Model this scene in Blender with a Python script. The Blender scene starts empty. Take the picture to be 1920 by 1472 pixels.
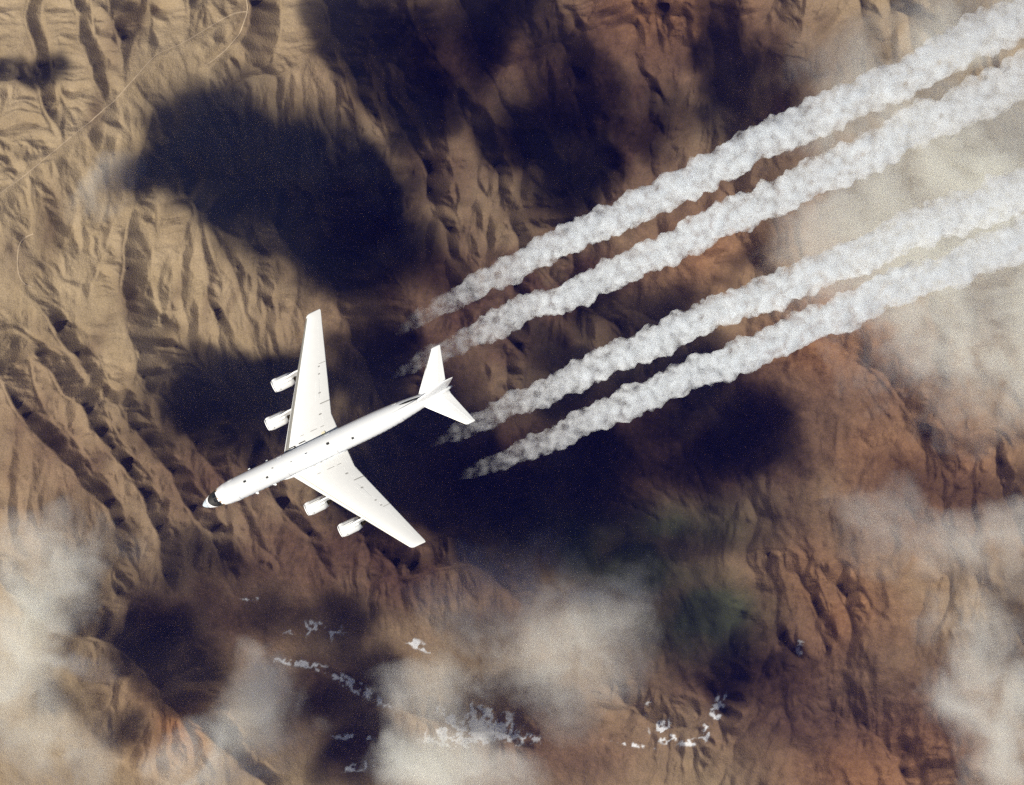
import bpy, bmesh, math, random
import numpy as np
from mathutils import Vector, Matrix

random.seed(7)
rng = np.random.default_rng(11)
sc = bpy.context.scene
C = sc.collection

# ------------------------------------------------------------------ camera, sky, sun, exposure
CAM_Z = 9300.0                       # metres above the valley floor
TAN = 0.36                           # half the horizontal field, as a tangent
cam_d = bpy.data.cameras.new('camera')
cam_d.sensor_width = 36.0
cam_d.lens = 18.0 / TAN
cam_d.clip_start = 5.0
cam_d.clip_end = 60000.0
cam = bpy.data.objects.new('camera', cam_d)
cam.location = (0, 0, CAM_Z)
cam.rotation_euler = (0, 0, 0)       # straight down, the picture's top is +Y
C.objects.link(cam)
sc.camera = cam

SUN_EL = math.radians(41)
SUN_AZ = (-0.80, -0.60)              # horizontal direction towards the sun
SUNV = Vector((SUN_AZ[0] * math.cos(SUN_EL), SUN_AZ[1] * math.cos(SUN_EL), math.sin(SUN_EL)))
w = bpy.data.worlds.new('World'); sc.world = w; w.use_nodes = True
nt = w.node_tree
sky = nt.nodes.new('ShaderNodeTexSky'); sky.sky_type = 'NISHITA'; sky.sun_disc = False
sky.sun_elevation = SUN_EL
sky.sun_rotation = math.atan2(SUN_AZ[0], SUN_AZ[1])
sky.altitude = 9000; sky.air_density = 1.0; sky.dust_density = 0.3
bg = nt.nodes['Background']; bg.inputs['Strength'].default_value = 0.05
nt.links.new(sky.outputs[0], bg.inputs[0])
sd = bpy.data.lights.new('sun', 'SUN'); sd.energy = 5.0; sd.angle = math.radians(0.5); sd.color = (1.0, 0.955, 0.865)
so = bpy.data.objects.new('sun', sd); so.rotation_euler = SUNV.to_track_quat('Z', 'Y').to_euler(); C.objects.link(so)
so.location = (0, 0, CAM_Z + 200)
sc.view_settings.view_transform = 'Standard'; sc.view_settings.look = 'None'
sc.view_settings.exposure = 0.42; sc.view_settings.gamma = 1.0; sc.view_settings.use_curve_mapping = False
sc.render.engine = 'CYCLES'
sc.cycles.max_bounces = 18; sc.cycles.diffuse_bounces = 2; sc.cycles.volume_bounces = 14
sc.cycles.transparent_max_bounces = 24
sc.cycles.use_denoising = False
sc.cycles.sample_clamp_indirect = 6.0

# ------------------------------------------------------------------ helpers
def tag(o, label=None, cat=None, group=None, kind=None):
    if label: o['label'] = label
    if cat: o['category'] = cat
    if group: o['group'] = group
    if kind: o['kind'] = kind
    return o

def mesh_np(name, verts, faces, mat=None, smooth=True, parent=None):
    """verts (n,3), faces (m,4) or (m,3) arrays -> one mesh object."""
    me = bpy.data.meshes.new(name)
    verts = np.ascontiguousarray(verts, dtype=np.float32); faces = np.ascontiguousarray(faces, dtype=np.int32)
    k = faces.shape[1]
    me.vertices.add(len(verts)); me.vertices.foreach_set('co', verts.ravel())
    me.loops.add(faces.size); me.loops.foreach_set('vertex_index', faces.ravel())
    me.polygons.add(len(faces))
    me.polygons.foreach_set('loop_start', np.arange(0, faces.size, k, dtype=np.int32))
    if smooth: me.polygons.foreach_set('use_smooth', np.ones(len(faces), dtype=bool))
    me.update(calc_edges=True); me.validate()
    o = bpy.data.objects.new(name, me); C.objects.link(o)
    if mat: me.materials.append(mat)
    if parent: o.parent = parent
    return o

def obj_pd(name, verts, faces, mat, parent=None, smooth=False):
    me = bpy.data.meshes.new(name); me.from_pydata([tuple(v) for v in verts], [], faces)
    if smooth: me.polygons.foreach_set('use_smooth', [True] * len(me.polygons))
    me.materials.append(mat); me.update()
    o = bpy.data.objects.new(name, me); C.objects.link(o)
    if parent: o.parent = parent
    return o

def smoothstep(a, b, x):
    t = np.clip((x - a) / (b - a), 0, 1); return t * t * (3 - 2 * t)

def hash2(ix, iy, s=0):
    ix = ix.astype(np.int64); iy = iy.astype(np.int64)
    h = (ix * 374761393 + iy * 668265263 + s * 1442695041) & 0xffffffff
    h = ((h ^ (h >> 13)) * 1274126177) & 0xffffffff
    h = (h ^ (h >> 16)) & 0xffffffff
    h2 = (h * 2246822519 + 3266489917) & 0xffffffff
    h2 = (h2 ^ (h2 >> 15)) & 0xffffffff
    return (h / 4294967296.0).astype(np.float32), (h2 / 4294967296.0).astype(np.float32)

def vnoise(x, y, s=0):
    ix = np.floor(x); iy = np.floor(y); fx = (x - ix).astype(np.float32); fy = (y - iy).astype(np.float32)
    fx = fx * fx * fx * (fx * (fx * 6 - 15) + 10); fy = fy * fy * fy * (fy * (fy * 6 - 15) + 10)
    a = hash2(ix, iy, s)[0]; b = hash2(ix + 1, iy, s)[0]; c = hash2(ix, iy + 1, s)[0]; d = hash2(ix + 1, iy + 1, s)[0]
    return (a + (b - a) * fx) * (1 - fy) + (c + (d - c) * fx) * fy

def fbm(x, y, octv=5, s=0, gain=0.5):
    t = 0.0; a = 1.0; n = 0.0
    for i in range(octv):
        t = t + a * vnoise(x, y, s + i * 17); n += a; a *= gain
        x, y = x * 1.62 + y * 1.21 + 3.1, -x * 1.21 + y * 1.62 + 7.7
    return t / n                                            # 0..1, mean .5

def erosion(px, py, dx, dy):
    ipx = np.floor(px); ipy = np.floor(py); fx = (px - ipx).astype(np.float32); fy = (py - ipy).astype(np.float32)
    va = np.zeros_like(fx); vx = np.zeros_like(fx); vy = np.zeros_like(fx); wt = np.zeros_like(fx)
    f = np.float32(2 * math.pi)
    for i in range(-2, 2):
        for j in range(-2, 2):
            hx, hy = hash2(ipx - i, ipy - j, 5)
            qx = fx + i - hx * 0.5; qy = fy + j - hy * 0.5
            ww = np.exp(-2 * (qx * qx + qy * qy)); wt += ww
            m = (qx * dx + qy * dy) * f
            va += np.cos(m) * ww; sn = -np.sin(m) * ww
            vx += sn * (qx + dx); vy += sn * (qy + dy)
    return va / wt, vx / wt, vy / wt

# picture positions are given on the photograph's 1920 x 1472 grid
def uv(px, py):
    return (px - 960) / 960 * TAN, (736 - py) / 960 * TAN

def gpos(px, py, z=0.0):
    u, v = uv(px, py); return u * (CAM_Z - z), v * (CAM_Z - z)

# ------------------------------------------------------------------ materials
def new_mat(name):
    m = bpy.data.materials.new(name); m.use_nodes = True; return m

def paint(name, col, rough=0.4, metal=0.0, noise=0.04, scale=2.0, coat=0.0):
    m = new_mat(name); t = m.node_tree; b = t.nodes['Principled BSDF']
    tc = t.nodes.new('ShaderNodeTexCoord'); n = t.nodes.new('ShaderNodeTexNoise')
    n.inputs['Scale'].default_value = scale; n.inputs['Detail'].default_value = 4
    t.links.new(tc.outputs['Object'], n.inputs['Vector'])
    r = t.nodes.new('ShaderNodeMix'); r.data_type = 'RGBA'
    r.inputs[6].default_value = (*[c * (1 - noise * 2) for c in col], 1); r.inputs[7].default_value = (*[min(1, c * (1 + noise)) for c in col], 1)
    t.links.new(n.outputs[0], r.inputs[0]); t.links.new(r.outputs[2], b.inputs['Base Color'])
    b.inputs['Roughness'].default_value = rough; b.inputs['Metallic'].default_value = metal
    b.inputs['Coat Weight'].default_value = coat
    return m

def vol_mat(name, density, color=(1, 1, 1), g=0.0):
    m = new_mat(name); t = m.node_tree
    t.nodes.remove(t.nodes['Principled BSDF'])
    v = t.nodes.new('ShaderNodeVolumePrincipled'); v.inputs['Density'].default_value = density
    v.inputs['Color'].default_value = (*color, 1); v.inputs['Anisotropy'].default_value = g
    t.links.new(v.outputs[0], t.nodes['Material Output'].inputs['Volume'])
    return m

# ------------------------------------------------------------------ terrain
# RIDGES: (slope on the sunny side, slope on the far side, [(px, py, height), ...])
RIDGES = [
 (.30,.42,[(-260,560,470),(-150,470,500),(0,372,530),(60,325,538),(110,285,540),(165,245,545),(205,205,548),(240,178,550),(300,105,545),(350,85,540),(400,55,535),(440,25,530),(490,-60,510),(520,-200,480)]),
 (.32,.50,[(112,275,535),(85,190,525),(70,130,505),(62,60,485),(60,-40,465),(70,-200,440)]),
 (.30,.55,[(72,160,510),(20,152,500),(-80,150,480)]),
 (.30,.50,[(205,195,546),(178,150,542),(155,80,524),(140,0,505),(140,-150,480)]),
 (.30,.50,[(245,172,548),(232,130,535),(222,80,522),(215,20,505),(215,-120,480)]),
 (.30,.45,[(345,85,538),(352,40,510),(355,-30,485),(360,-160,460)]),
 (.40,.50,[(385,125,510),(430,92,522),(458,62,536),(463,20,540),(452,-40,530),(440,-160,500)]),
 (.34,.45,[(596,-150,520),(600,-20,532),(613,60,532),(606,95,525),(575,118,508),(520,137,488),(470,150,470),(430,175,450)]),
 (.45,.60,[(540,140,492),(548,160,460),(560,185,430),(556,230,390)]),
 (.45,.60,[(575,118,505),(590,165,465),(597,205,435),(620,245,395),(640,300,350)]),
 (.45,.60,[(600,110,515),(622,145,480),(628,180,450),(648,230,410),(675,285,360)]),
 (.45,.60,[(613,60,530),(640,90,500),(665,140,470),(680,190,440),(705,240,420),(730,290,390)]),
 (.45,.60,[(500,145,478),(505,180,430),(520,220,390),(525,280,330)]),
 (.45,.60,[(455,160,460),(460,200,410),(475,260,360)]),
 (.35,.55,[(335,100,538),(342,130,510),(352,155,480)]),
 (.35,.55,[(365,80,535),(380,110,505),(400,145,470)]),
 (.35,.55,[(290,125,540),(310,150,510),(330,185,470)]),
 (.35,.55,[(268,150,545),(285,180,515),(300,215,480)]),
 (.32,.50,[(206,205,545),(203,260,512),(192,310,480),(205,345,468),(206,380,450),(182,440,425),(160,488,400),(148,530,385)]),
 (.32,.50,[(262,165,545),(290,205,512),(275,260,490),(262,320,468),(262,380,450),(244,425,438),(230,468,432),(236,492,430),(227,540,425),(236,566,418),(231,612,408),(250,650,400),(263,690,390),(282,732,374),(304,765,355),(335,805,330),(390,880,280)]),
 (.32,.50,[(150,255,540),(135,300,500),(110,340,470)]),
 (.30,.50,[(68,330,532),(86,380,490),(97,430,448),(101,480,410),(106,520,386),(148,530,384)]),
 (.30,.55,[(75,420,440),(48,440,438),(33,470,430),(31,505,420),(44,536,412)]),
 (.30,.50,[(-60,440,480),(0,492,418),(20,530,410),(50,550,402),(82,582,394),(106,613,386),(134,645,376),(156,676,366),(180,712,356),(206,765,345),(228,800,330)]),
 (.35,.55,[(45,400,480),(20,430,460),(0,460,430)]),
 (.32,.55,[(358,372,455),(355,400,445),(343,432,425),(312,480,390),(300,530,364),(296,580,346),(301,622,328),(314,662,300),(350,712,250)]),
 (.40,.62,[(345,455,415),(337,515,385),(346,570,355),(357,610,322),(375,650,280)]),
 (.40,.62,[(366,390,450),(378,450,425),(387,520,398),(386,560,380),(402,612,345),(428,652,300),(475,695,240)]),
 (.40,.62,[(385,400,450),(402,440,430),(425,480,415),(441,520,400),(456,570,368),(472,610,330),(490,650,280)]),
 (.40,.62,[(400,430,430),(420,440,425),(465,455,420),(487,475,415),(484,520,395),(492,565,368),(503,622,318),(520,670,260)]),
 (.35,.55,[(330,470,400),(318,500,380),(310,540,350)]),
 (.35,.55,[(520,430,420),(560,475,415),(592,502,412),(622,538,402),(640,590,382),(656,640,360),(690,690,330),(720,760,270),(760,840,180)]),
 (.35,.60,[(560,480,410),(555,530,380),(565,590,340),(560,640,270)]),
 (.34,.52,[(-60,620,470),(0,690,470),(15,730,468),(28,757,464),(50,790,455),(75,820,440),(103,845,425),(140,878,400),(165,915,380),(203,955,355),(218,1000,330),(218,1050,300),(212,1095,275)]),
 (.38,.62,[(52,795,450),(60,850,415),(62,900,385),(55,960,345)]),
 (.38,.62,[(80,825,438),(88,870,400),(84,930,350),(80,980,310)]),
 (.38,.62,[(103,850,420),(110,900,382),(106,930,365),(118,965,340),(122,1010,300)]),
 (.38,.62,[(142,880,398),(150,920,370),(158,965,335),(165,1010,295)]),
 (.38,.62,[(28,760,460),(25,820,425),(15,880,385),(10,960,340)]),
 (.34,.52,[(96,690,430),(112,735,432),(141,747,430),(166,772,420),(182,797,413),(206,832,400),(230,864,385),(262,914,364),(271,946,350),(283,986,330),(298,1036,300),(312,1075,265)]),
 (.34,.55,[(232,752,398),(252,792,388),(290,842,368),(320,882,348),(347,932,318),(374,986,288),(402,1032,250),(440,1080,200)]),
 (.30,.50,[(205,860,380),(225,900,350),(238,950,320),(250,1000,285)]),
 (.30,.50,[(300,740,368),(330,780,350),(360,830,326),(400,880,300),(440,940,270),(480,1000,240),(520,1050,200)]),
 (.30,.50,[(470,880,300),(520,930,290),(560,985,270),(592,1035,240),(620,1080,200)]),
 (.30,.50,[(590,880,290),(630,950,280),(680,1010,260),(740,1060,220)]),
 (.40,.60,[(-40,1070,320),(5,1090,320),(30,1125,310),(60,1170,300),(90,1190,300)]),
 (.34,.85,[(60,1150,330),(100,1165,345),(150,1182,365),(195,1206,378),(240,1226,386),(254,1233,386),(276,1267,380),(303,1303,370),(340,1337,348),(372,1362,320),(430,1410,280),(500,1480,230)]),
 (.34,.70,[(60,1280,240),(80,1302,262),(105,1337,262),(113,1352,220)]),
 (.40,.60,[(225,1225,382),(215,1290,330),(205,1340,290)]),
 (.40,.60,[(290,1290,370),(270,1350,310),(255,1410,260)]),
 (.34,.70,[(70,1420,190),(100,1455,190),(130,1500,180)]),
 # centre and right
 (.45,.55,[(640,440,350),(700,300,390),(735,262,420),(775,290,440),(788,320,440),(806,370,415),(830,420,370),(838,480,320),(842,560,260)]),
 (.50,.70,[(770,290,438),(762,330,410),(768,380,370),(760,440,310)]),
 (.40,.60,[(690,310,400),(720,370,370),(740,430,320)]),
 (.45,.65,[(700,40,420),(712,100,430),(722,180,430),(742,240,435),(770,285,440)]),
 (.45,.65,[(740,120,430),(760,170,430),(790,230,420),(802,280,400)]),
 (.45,.60,[(850,200,380),(888,250,420),(908,290,430),(898,330,410),(890,400,350),(880,470,290)]),
 (.40,.44,[(905,295,425),(930,330,400),(950,380,370),(966,460,310),(950,560,260),(945,640,220),(946,760,170),(940,830,120)]),
 (.50,.70,[(960,260,400),(985,300,390),(975,340,360),(990,400,310)]),
 (.50,.65,[(820,-120,440),(850,0,430),(880,60,430),(915,140,420),(940,190,390),(960,230,380)]),
 (.45,.65,[(950,130,440),(1010,90,450),(1050,85,445),(1075,150,400),(1095,230,350),(1115,290,300)]),
 (.45,.65,[(1180,-60,500),(1195,20,480),(1185,80,440),(1205,150,390),(1215,230,330),(1220,320,270)]),
 (.50,.65,[(1230,-60,480),(1235,40,450),(1240,100,410),(1262,170,350)]),
 (.40,.75,[(1335,-80,490),(1326,40,470),(1329,120,440),(1337,200,390),(1324,262,330),(1318,320,270)]),
 (.45,.60,[(1280,30,460),(1285,110,420),(1290,180,370)]),
 (.40,.60,[(1460,-60,450),(1440,10,420),(1445,70,380),(1430,130,330)]),
 (.50,.65,[(1580,-60,450),(1610,10,440),(1612,50,410),(1590,90,360),(1560,150,300)]),
 (.45,.65,[(1640,-60,430),(1665,10,390),(1690,60,340)]),
 (.3,.42,[(1000,480,230),(1060,560,235),(1140,600,215),(1200,680,180)]),
 (.3,.42,[(1380,440,225),(1400,490,225),(1450,540,205),(1500,560,190)]),
 (.45,.80,[(1852,850,230),(1862,892,250),(1886,945,250),(1912,1005,230),(1940,1060,200)]),
 (.45,.65,[(1810,860,210),(1815,920,210),(1825,990,190)]),
 (.30,.42,[(1440,1075,190),(1450,1110,200),(1455,1150,195),(1450,1200,170)]),
 (.40,.60,[(1490,1080,200),(1505,1110,210),(1520,1150,200)]),
 (.40,.60,[(1560,1090,190),(1575,1130,190)]),
 (.3,.45,[(1180,1320,170),(1230,1360,175),(1290,1365,175),(1345,1315,175),(1360,1280,160)]),
 (.3,.40,[(560,1240,150),(640,1275,160),(720,1315,160),(800,1350,160),(880,1372,165),(960,1386,150)]),
 (.25,.36,[(640,1060,210),(760,1080,205),(880,1060,200),(960,1100,170)]),
 (.22,.34,[(1560,640,200),(1640,700,215),(1700,780,215),(1760,860,200)]),
 (.22,.34,[(1640,1380,190),(1680,1430,200),(1700,1500,190)]),
]
CREASES = [
 [(125,262,0),(112,180,0),(100,130,0),(92,60,0),(90,0,0)],[(95,120,0),(50,122,0),(0,118,0)],[(220,188,0),(215,130,0),(190,90,0),(168,45,0)],[(303,98,0),(288,60,0),(283,0,0)],
 [(524,-60,0),(527,50,0),(522,105,0)],[(243,188,0),(236,250,0),(222,295,0),(216,340,0),(213,390,0),(185,448,0),(165,480,0),(150,520,0)],
 [(148,365,0),(145,420,0),(130,460,0),(110,505,0)],[(110,532,0),(143,560,0),(150,600,0),(168,620,0),(172,642,0),(195,680,0),(213,712,0),(222,740,0)],
 [(285,440,0),(287,520,0),(288,590,0),(302,635,0),(325,690,0)],[(318,500,0),(322,560,0),(345,620,0)],[(355,480,0),(357,530,0),(372,570,0),(385,620,0)],[(392,450,0),(394,530,0),(405,590,0),(424,640,0)],
 [(412,480,0),(440,545,0),(460,600,0)],[(25,720,0),(62,765,0),(110,812,0),(150,846,0),(185,892,0),(215,932,0),(243,980,0)],[(180,760,0),(215,820,0),(240,850,0),(270,905,0),(285,950,0),(303,1000,0)],
 [(870,170,0),(895,190,0),(905,200,0),(925,225,0),(950,250,0),(975,290,0)],[(800,80,0),(830,130,0),(870,170,0)],[(1320,262,0),(1330,200,0)],
]
LX0, LX1, LY0, LY1, LS = -5000.0, 5000.0, -4200.0, 4200.0, 14.0
nx = int((LX1 - LX0) / LS) + 1; ny = int((LY1 - LY0) / LS) + 1
gx = LX0 + np.arange(nx) * LS; gy = LY0 + np.arange(ny) * LS
GX, GY = [a.astype(np.float32) for a in np.meshgrid(gx, gy)]
# the ground under the ridges: high at the upper left, a basin at the lower right
def basin(x, y):
    u = x / (0.36 * CAM_Z); v = y / (0.276 * CAM_Z)
    f = 150 + 110 * smoothstep(-.1, -1.1, u) + 90 * smoothstep(.1, 1.2, v) - 70 * smoothstep(0, -1, v) * smoothstep(-.6, 0, u)
    rr = smoothstep(1.15, 2.2, np.maximum(np.abs(u), np.abs(v)))
    return f * (1 - rr) + rr * (120 + 520 * (1 - np.abs(2 * fbm(x / 1700 + 3, y / 1700 + 9, 4, 40) - 1)) ** 2)
H0 = basin(GX, GY).astype(np.float32)
H = H0.copy()
wob = 46.0
GXw = GX + wob * (fbm(GX / 230, GY / 230, 3, 3, .4) - .5) * 2; GYw = GY + wob * (fbm(GX / 230, GY / 230, 3, 9, .4) - .5) * 2
smod = .84 + .3 * fbm(GX / 300, GY / 300, 3, 31)
for (sl, sd_, ln) in RIDGES:
    sd_ = min(sd_ * 1.2, .60) if sd_ < .68 else sd_; sl = sl * 1.1
    P = np.array([[*gpos(a, b, c), c] for a, b, c in ln])
    reach = 170 / min(sl, sd_) + 60
    bx0, bx1 = P[:, 0].min() - reach, P[:, 0].max() + reach; by0, by1 = P[:, 1].min() - reach, P[:, 1].max() + reach
    i0, i1 = max(0, int((bx0 - LX0) / LS)), min(nx, int((bx1 - LX0) / LS) + 1); j0, j1 = max(0, int((by0 - LY0) / LS)), min(ny, int((by1 - LY0) / LS) + 1)
    if i1 <= i0 or j1 <= j0: continue
    xx = GXw[j0:j1, i0:i1]; yy = GYw[j0:j1, i0:i1]; best = np.full(xx.shape, -1e9, np.float32)
    for a, b in zip(P[:-1], P[1:]):
        d = b[:2] - a[:2]; L2 = (d ** 2).sum() + 1e-6
        t = np.clip(((xx - a[0]) * d[0] + (yy - a[1]) * d[1]) / L2, 0, 1)
        qx = xx - (a[0] + t * d[0]); qy = yy - (a[1] + t * d[1]); dist = np.sqrt(qx * qx + qy * qy) + 1e-3
        lit = (qx * SUN_AZ[0] + qy * SUN_AZ[1]) / dist                    # 1 towards the sun
        s = sd_ + (sl - sd_) * smoothstep(-.35, .35, lit)
        dd = dist * smod[j0:j1, i0:i1]
        hh_ = a[2] + (b[2] - a[2]) * t - s * dd * (1 - .22 * np.minimum(dd / 420, 1))
        best = np.maximum(best, hh_)
    cur = H[j0:j1, i0:i1]; k = 7.0
    m = np.maximum(cur, best); H[j0:j1, i0:i1] = m + k * np.log1p(np.exp(-np.abs(cur - best) / k)) * .6
for ln in CREASES:
    P = np.array([gpos(a, b, 380) for a, b, c in ln])
    bx0, bx1 = P[:, 0].min() - 150, P[:, 0].max() + 150; by0, by1 = P[:, 1].min() - 150, P[:, 1].max() + 150
    i0, i1 = max(0, int((bx0 - LX0) / LS)), min(nx, int((bx1 - LX0) / LS) + 1); j0, j1 = max(0, int((by0 - LY0) / LS)), min(ny, int((by1 - LY0) / LS) + 1)
    xx = GXw[j0:j1, i0:i1]; yy = GYw[j0:j1, i0:i1]; dm = np.full(xx.shape, 1e9, np.float32)
    for a, b in zip(P[:-1], P[1:]):
        d = b - a; t = np.clip(((xx - a[0]) * d[0] + (yy - a[1]) * d[1]) / ((d ** 2).sum() + 1e-6), 0, 1)
        dm = np.minimum(dm, np.hypot(xx - (a[0] + t * d[0]), yy - (a[1] + t * d[1])))
    H[j0:j1, i0:i1] -= 16 * np.exp(-dm / 38)
BASE = H.astype(np.float32)
def blur(g, n):
    for _ in range(n):
        p = np.pad(g, 1, mode='edge'); g = 0.2 * g + 0.2 * (p[:-2, 1:-1] + p[2:, 1:-1] + p[1:-1, :-2] + p[1:-1, 2:])
    return g
sgy, sgx = np.gradient(blur(BASE, 8), LS)

def sample(grid, x, y):
    fx = np.clip((x - LX0) / LS, 0, nx - 1.001); fy = np.clip((y - LY0) / LS, 0, ny - 1.001)
    ix = fx.astype(int); iy = fy.astype(int); tx = fx - ix; ty = fy - iy
    tx = tx.astype(np.float32); ty = ty.astype(np.float32)
    return (grid[iy, ix] * (1 - tx) + grid[iy, ix + 1] * tx) * (1 - ty) + (grid[iy + 1, ix] * (1 - tx) + grid[iy + 1, ix + 1] * tx) * ty

def height(x, y):
    b = sample(BASE, x, y); gxx = sample(sgx, x, y); gyy = sample(sgy, x, y)
    rw = x + 120 * (fbm(x / 400, y / 400, 3, 71) - .5) * 2; rv = y + 120 * (fbm(x / 400, y / 400, 3, 75) - .5) * 2
    rg = 1 - np.abs(2 * fbm(rw / 620, rv / 900, 5, 21, .48) - 1) * 1.6
    east = smoothstep(-600, 1300, x + .25 * y)
    b = b + (20 + 95 * east) * rg
    sl = np.sqrt(gxx * gxx + gyy * gyy) + 1e-5
    mg = np.tanh(sl * 3.5) * (.6 + 1.0 * fbm(x / 330, y / 330, 2, 55))
    dx = (-gyy / sl * mg).astype(np.float32); dy = (gxx / sl * mg).astype(np.float32)
    amp = smoothstep(0.04, 0.34, sl) * (1 - .6 * smoothstep(.35, .6, sl)) * (.35 + 1.3 * smoothstep(.3, .7, fbm(x / 420, y / 420, 3, 66)))
    wx = x + 40 * (fbm(x / 160, y / 160, 3, 91) - .5) * 2; wy = y + 40 * (fbm(x / 160, y / 160, 3, 95) - .5) * 2
    tot = np.zeros_like(b); hx = np.zeros_like(b); hy = np.zeros_like(b)
    a = 0.45; f = 1.0; cell = 190.0
    for o in range(5):
        e, ex, ey = erosion(wx / cell * f, wy / cell * f, dx + hy * 1.0, dy - hx * 1.0)
        tot += e * a; hx += ex * a * f * 0.55; hy += ey * a * f * 0.55
        a *= 0.5; f *= 2.03
    hh = b + 54 * amp * tot
    hh = hh + 9 * (fbm(x / 70, y / 70, 4, 77, 0.55) - .5) + 2.0 * (fbm(x / 17, y / 17, 2, 88) - .5)
    return 20 + .97 * hh

def blobs(x, y, lst):
    """sum of soft spots given in picture coordinates: (px, py, rx, ry, degrees, amount)"""
    t = np.zeros_like(x, dtype=np.float32)
    for (cx, cy, rx, ry, deg, am) in lst:
        X, Y = gpos(cx, cy, 200.0); k = 3.37
        c, s = math.cos(math.radians(deg)), math.sin(math.radians(deg))
        dx, dy = (x - X) / k, (y - Y) / k
        a = (dx * c + dy * s) / rx; b = (-dx * s + dy * c) / ry
        t = np.maximum(t, am * np.exp(-(a * a + b * b)).astype(np.float32)) if am > 0 else t + am * np.exp(-(a * a + b * b)).astype(np.float32)
    return t

def axis(half, step, far):
    m = half; a = list(np.arange(-m, m + 1, step)); s = step; q = a[-1]
    ext = []
    while q < far: s *= 1.13; q += s; ext.append(q)
    lo = a[0]; s = step; e2 = []
    while lo > -far: s *= 1.13; lo -= s; e2.append(lo)
    return np.array(e2[::-1] + a + ext)
ax = axis(3520, 6.3, 24000); ay = axis(2740, 6.3, 24000)
X, Y = np.meshgrid(ax.astype(np.float32), ay.astype(np.float32))
Z = height(X, Y)
for _ in range(40):                                       # loose slopes settle: nothing stands steeper than scree
    gy_, gx_ = np.gradient(Z, ay.astype(np.float32), ax.astype(np.float32))
    wgt = .8 * smoothstep(.58, .80, np.sqrt(gx_ * gx_ + gy_ * gy_))
    if wgt.max() < .02: break
    wgt = np.maximum(wgt, np.maximum(np.roll(wgt, 1, 0), np.roll(wgt, 1, 1)))
    p = np.pad(Z, 1, mode='edge'); Z = Z + wgt * (0.25 * (p[:-2, 1:-1] + p[2:, 1:-1] + p[1:-1, :-2] + p[1:-1, 2:]) - Z)
def ground(x, y):
    i = np.clip(np.searchsorted(ax, x) - 1, 0, len(ax) - 2); j = np.clip(np.searchsorted(ay, y) - 1, 0, len(ay) - 2)
    return np.maximum(np.maximum(Z[j, i], Z[j, i + 1]), np.maximum(Z[j + 1, i], Z[j + 1, i + 1]))
nyv, nxv = X.shape
idx = np.arange(nxv * nyv).reshape(nyv, nxv)
faces = np.stack([idx[:-1, :-1], idx[:-1, 1:], idx[1:, 1:], idx[1:, :-1]], -1).reshape(-1, 4)
verts = np.stack([X, Y, Z], -1).reshape(-1, 3)

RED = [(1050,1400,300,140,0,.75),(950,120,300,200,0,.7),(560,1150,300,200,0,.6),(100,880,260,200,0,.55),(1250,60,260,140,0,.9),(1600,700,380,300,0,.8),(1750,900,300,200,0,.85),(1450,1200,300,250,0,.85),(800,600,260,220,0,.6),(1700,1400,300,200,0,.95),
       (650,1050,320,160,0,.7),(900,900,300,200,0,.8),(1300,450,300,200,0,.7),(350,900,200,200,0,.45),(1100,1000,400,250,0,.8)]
ORANGE = [(1230,60,150,80,0,1.),(1560,640,160,90,20,1.),(1640,1440,160,70,0,1.),(1300,480,160,70,20,.7),(1560,1120,160,120,0,.8),(330,1360,120,90,-35,.8),(1700,860,200,120,0,.7),(1560,420,120,60,0,.5)]
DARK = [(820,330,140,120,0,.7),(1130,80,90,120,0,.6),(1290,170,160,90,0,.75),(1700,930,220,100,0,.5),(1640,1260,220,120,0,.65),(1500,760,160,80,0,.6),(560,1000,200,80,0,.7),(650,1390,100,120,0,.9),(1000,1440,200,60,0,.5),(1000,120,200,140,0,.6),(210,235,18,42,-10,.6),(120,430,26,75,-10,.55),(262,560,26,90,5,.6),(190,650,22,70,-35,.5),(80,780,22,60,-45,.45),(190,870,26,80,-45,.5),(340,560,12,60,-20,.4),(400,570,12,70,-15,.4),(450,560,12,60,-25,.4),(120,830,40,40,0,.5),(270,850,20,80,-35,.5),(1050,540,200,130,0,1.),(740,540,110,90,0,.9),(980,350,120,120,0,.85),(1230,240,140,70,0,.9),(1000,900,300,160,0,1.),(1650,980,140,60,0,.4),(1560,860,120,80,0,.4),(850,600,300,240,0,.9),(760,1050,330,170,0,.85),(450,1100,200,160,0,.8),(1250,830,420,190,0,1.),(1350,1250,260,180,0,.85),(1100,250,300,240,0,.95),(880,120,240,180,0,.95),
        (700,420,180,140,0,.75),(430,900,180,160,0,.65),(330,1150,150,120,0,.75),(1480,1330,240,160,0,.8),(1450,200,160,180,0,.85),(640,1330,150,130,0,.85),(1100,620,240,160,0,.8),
        (1480,960,200,100,0,.6),(255,80,38,80,-15,.5),(55,490,30,45,0,.5),(490,70,30,60,0,.45),(260,560,30,80,0,.35),(120,640,60,50,45,.3),(90,160,30,60,0,.3)]  # scrub tones, plus slope and hollow shade painted into the ground colour
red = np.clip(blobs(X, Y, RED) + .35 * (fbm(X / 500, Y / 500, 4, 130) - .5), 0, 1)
orange = np.clip(blobs(X, Y, ORANGE) * (0.4 + 1.2 * fbm(X / 300, Y / 300, 4, 140)), 0, 1)
green = np.clip(blobs(X, Y, [(1170,1055,190,75,-12,1.),(1320,1150,130,80,10,1.),(1280,990,140,50,0,.8)]) * (.4 + 1.2 * fbm(X / 200, Y / 200, 4, 190)), 0, .9)
darkv = np.clip(blobs(X, Y, DARK) * (0.5 + 1.0 * fbm(X / 260, Y / 260, 5, 150)), 0, .96)
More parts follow.
